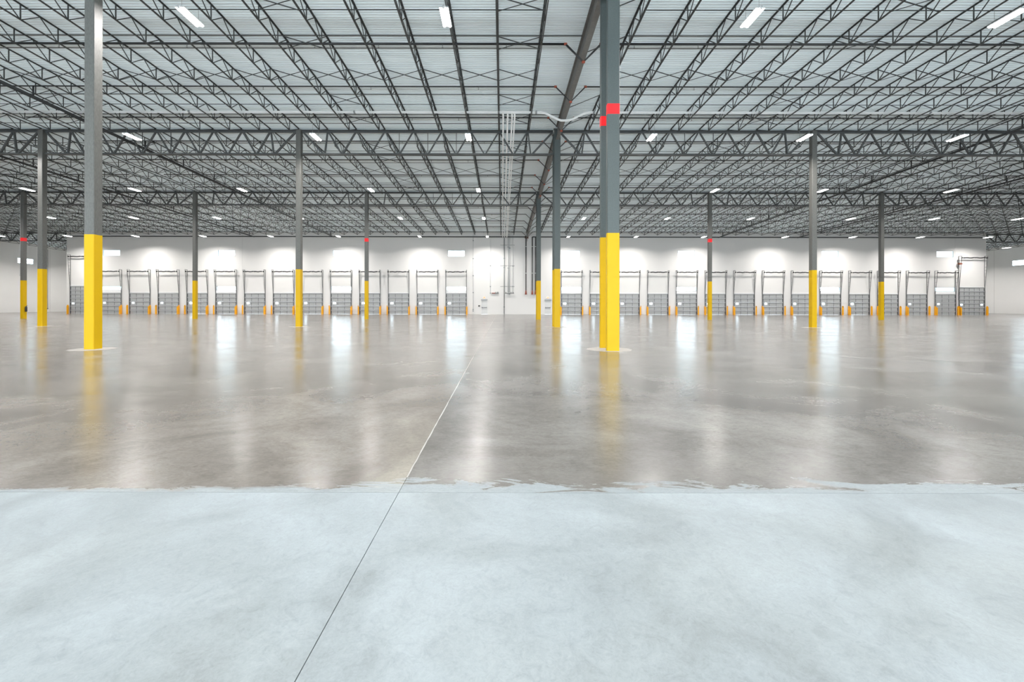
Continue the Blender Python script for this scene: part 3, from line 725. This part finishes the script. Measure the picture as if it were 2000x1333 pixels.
# ------------------------------------------------------------------ electrical conduits
def conduit(path, r, label, group=None, m='conduit', cat='conduit', couplings=()):
    t = thing('conduit', label, cat, (0, 0, 0), group)
    ob('tube', MB().tube(path, r, 8).mesh('tube', m), t)
    for c in couplings: b = MB(); b.box(c[0] - 0.05, c[0] + 0.05, c[1] - r - 0.02, c[1] + r + 0.02, c[2] - 0.05, c[2] + 0.05); ob('coupling', b.mesh('coupling', 'conduit_dark'), t)
yc = Y(1.80)
for i in range(3):
    y_ = yc - 0.06 * i + 0.06; z0 = roof(y_) - Z(27) - 0.04 * (i % 2); xm_, dip = X(216), Z(28)
    path = [(X(-2500), y_, z0), (X(130), y_, z0), (X(150), y_, z0 - dip * 0.1), (X(192), y_, z0 - dip * 0.85), (X(205), y_, z0 - dip), (X(232), y_, z0 - dip), (X(245), y_, z0 - dip * 0.85), (X(288), y_, z0 - dip * 0.1), (X(308), y_, z0), (X(2600), y_, z0)]
    conduit(path, 0.036, 'pale conduit crossing the joists, %s from the nearer truss line' % nth(i + 1), 'cross conduits before the nearer truss line', couplings=[(X(a), y_, z0) for a in (-1100, -520, 118, 320, 900, 1500)])
for i, xu in enumerate((2, 18, 33.7, 43)):
    y0 = Y(1.80); y1 = YW - 0.3; dz = Z(40)
    path = [(X(xu) - 0.45, y0 - 0.02, roof(y0) - Z(26)), (X(xu) - 0.15, y0, roof(y0) - Z(25)), (X(xu), y0 + 0.12, roof(y0) - Z(30)), (X(xu), y0 + 0.5, roof(y0 + 0.5) - dz)]
    path += [(X(xu), y1, roof(y1) - dz), (X(xu), y1 + 0.2, roof(y1) - dz - 0.15)]
    conduit(path, 0.05, 'white conduit running along the joists to the wall, %s from the roof beam' % nth(4 - i), 'white conduits running to the dock wall', 'conduit_white')
def wy(px): return Z(EYE + (594.5 - px) * RW)
def wx(px): return X((px - 981) * RW)
def wall_pipe(px, y0, y1, r, label, m='conduit', boxes=(), cat='conduit', bm='conduit_dark'):
    t = thing('wall_conduit', label, cat, (wx(px), YW - r - 0.02, 0))
    ob('tube', MB().tube([(0, 0, wy(y1)), (0, 0, wy(y0))], r, 8).mesh('tube', m), t)
    for q in boxes: ob('junction_box', MB().box(-0.06 - r, 0.06 + r, -0.05, r + 0.015, wy(q) - 0.07, wy(q) + 0.07).mesh('junction_box', bm), t)
wall_pipe(924.2, 457, 608, 0.03, 'thin pale wall conduit with small boxes next to the last dock door', boxes=(470.5, 505.6, 539, 572, 605, 608))
wall_pipe(957.8, 458, 571, 0.026, 'thin pale wall conduit ending at the red gas valve', boxes=(519.5, 560, 573))
wall_pipe(984.7, 458, 614, 0.06, 'dark grey wall pipe running down to the floor', 'conduit_dark', (505, 523, 600))
wall_pipe(992.3, 458, 575, 0.07, 'pale thick wall pipe, first of a pair by the valves', 'conduit', (483, 524, 574))
wall_pipe(995.3, 458, 577, 0.05, 'pale thick wall pipe, second of a pair by the valves', 'conduit', (485, 574))
wall_pipe(1001.6, 458, 573, 0.035, 'thin pale wall pipe beside the pale pair', 'conduit', (520, 560))
for q, wl in ((479, 'highest'), (519.5, 'middle'), (560, 'lowest')):
    b = MB(); b.box(wx(977), wx(1005), YW - 0.02, YW, wy(q) - 0.03, wy(q) + 0.03)
    tag(ob('strut_rail', b.mesh('strut_rail', 'track_metal')), wl + ' grey strut rail holding the wall pipes', 'rail', 'strut rails behind the wall pipes')
t = thing('gas_valve', 'red and grey valve assembly on the wall left of the pipe group', 'valve', (wx(967), YW, wy(573)))
b = MB(); b.tube([(wx(960.5) - wx(967), -0.12, 0), (0, -0.12, 0)], 0.06, 8); ob('red_pipe', b.mesh('red_pipe', 'coupling_red'), t)
b = MB(); b.tube([(0, -0.12, 0), (wx(974) - wx(967), -0.12, 0)], 0.07, 8)
for q in (968, 971, 973): b.tube([(wx(q) - wx(967), -0.12, 0), (wx(q) - wx(967), -0.12, 0.2)], 0.05, 8)
ob('valve_body', b.mesh('valve_body', 'conduit_dark'), t)
b = MB(); b.box(-0.4, 0.4, -0.06, 0, -0.05, 0.05); ob('wall_bracket', b.mesh('wall_bracket', 'track_metal'), t)
t = thing('pipe_manifold', 'dark horizontal pipe manifold across the feet of the pale wall pipes', 'manifold', (wx(995), YW, wy(573)))
b = MB(); b.tube([(wx(986.5) - wx(995), -0.22, 0), (wx(1004) - wx(995), -0.22, 0)], 0.07, 8); ob('pipe', b.mesh('pipe', 'conduit_dark'), t)
for q in (988, 998, 1002): b = MB(); b.tube([(wx(q) - wx(995), -0.22, -0.02), (wx(q) - wx(995), -0.22, 0.16)], 0.05, 8); ob('valve', b.mesh('valve', 'spring_dark'), t)
b = MB(); b.tube([(XL + 0.05, Y(5.52), roof(Y(5.52)) - 0.6), (XL + 0.05, Y(5.52), 0.6)], 0.03, 8).box(XL, XL + 0.1, Y(5.52) - 0.07, Y(5.52) + 0.07, 0.5, 0.7)
tag(ob('wall_conduit', b.mesh('wall_conduit', 'conduit_dark')), 'thin grey conduit down the grey side wall by its window', 'conduit')

# ------------------------------------------------------------------ lamps
LH = 0.53   # half length
tube_m = MB()
def half_tube(x0):
    n_ = 8; pts = []
    for i in range(n_ + 1):
        a = math.pi + math.pi * i / n_; pts.append((x0 + 0.06 * math.cos(a), 0.045 * math.sin(a)))
    m = MB(); m.extr(pts, (0, -LH + 0.02, 0), (0, LH - 0.02, 0), (1, 0, 0), (0, 0, 1)); return m.mesh('lamp_tube', 'lamp_tube')
tubes = [half_tube(-0.1), half_tube(0.1)]
b = MB(); b.box(-0.165, 0.165, -LH, LH, 0, 0.05).box(-0.05, 0.05, -LH * 0.5, LH * 0.5, 0.05, 0.10); b.box(-0.012, 0.012, -LH, LH, -0.03, 0); house = b.mesh('housing', 'lamp_housing')
b = MB(); b.tube([(0, -LH - 0.05, 0.01), (0, -LH - 0.05, -0.05), (0, -LH - 0.05, -0.07)], [0.045, 0.045, 0.03], 10).box(-0.03, 0.03, -LH - 0.06, -LH, 0.0, 0.03); sens = b.mesh('sensor', 'lamp_housing')
hang = MB().tube([(0, 0, 0.05), (0, 0, Z(41))], 0.006, 5).mesh('hanger', 'conduit_dark')
lamp_l = bpy.data.lights.new('tube_light', 'AREA'); lamp_l.shape = 'RECTANGLE'; lamp_l.size = 0.11; lamp_l.size_y = 1.0; lamp_l.energy = LAMP_W / 2; lamp_l.color = (1.0, 0.965, 0.935); lamp_l.spread = math.radians(152)
LJ = [-41, -39, -34, -29, -24, -19, -14, -8, -3, 3, 8, 13, 19, 24, 29, 34, 39, 41]
for dl, lo, hi, wh in ((-0.44, -24, 24, 'behind'), (0.35, -24, 24, 'over'), (1.14, -19, 19, 'nearest bay'), (1.906, -24, 24, 'nearer truss line'), (2.71, -29, 29, 'farther truss line'), (3.49, -34, 34, 'far bay'), (4.30, -39, 39, 'dock wall'), (4.95, -44, 44, 'recess'), (5.6, -44, 44, 'deep recess')):
    for j in LJ:
        if not lo <= j <= hi or ('recess' in wh and abs(j) < 41): continue
        yy = Y(dl); z = roof(yy) - Z(78)
        lab = ('glowing twin-tube lamp under the %s joist, %s, %s row' % (nth(abs(j)), side(j), {'behind': 'rear door', 'over': 'pale slab'}.get(wh, wh)))
        t = thing('hanging_lamp', lab, 'lamp', (X(jx(j)), yy, z), 'lamps in the row: ' + wh)
        ob('housing', house, t)
        for tm in tubes: ob('lamp_tube', tm, t)
        ob('sensor', sens, t)
        for sg in (-1, 1): ob('hanger', hang, t, (0, sg * LH * 0.8, 0))
        for sg in (-0.1, 0.1): lo_ = bpy.data.objects.new('tube_light', lamp_l); C.objects.link(lo_); lo_.parent = t; lo_.location = (sg, 0, -0.05)
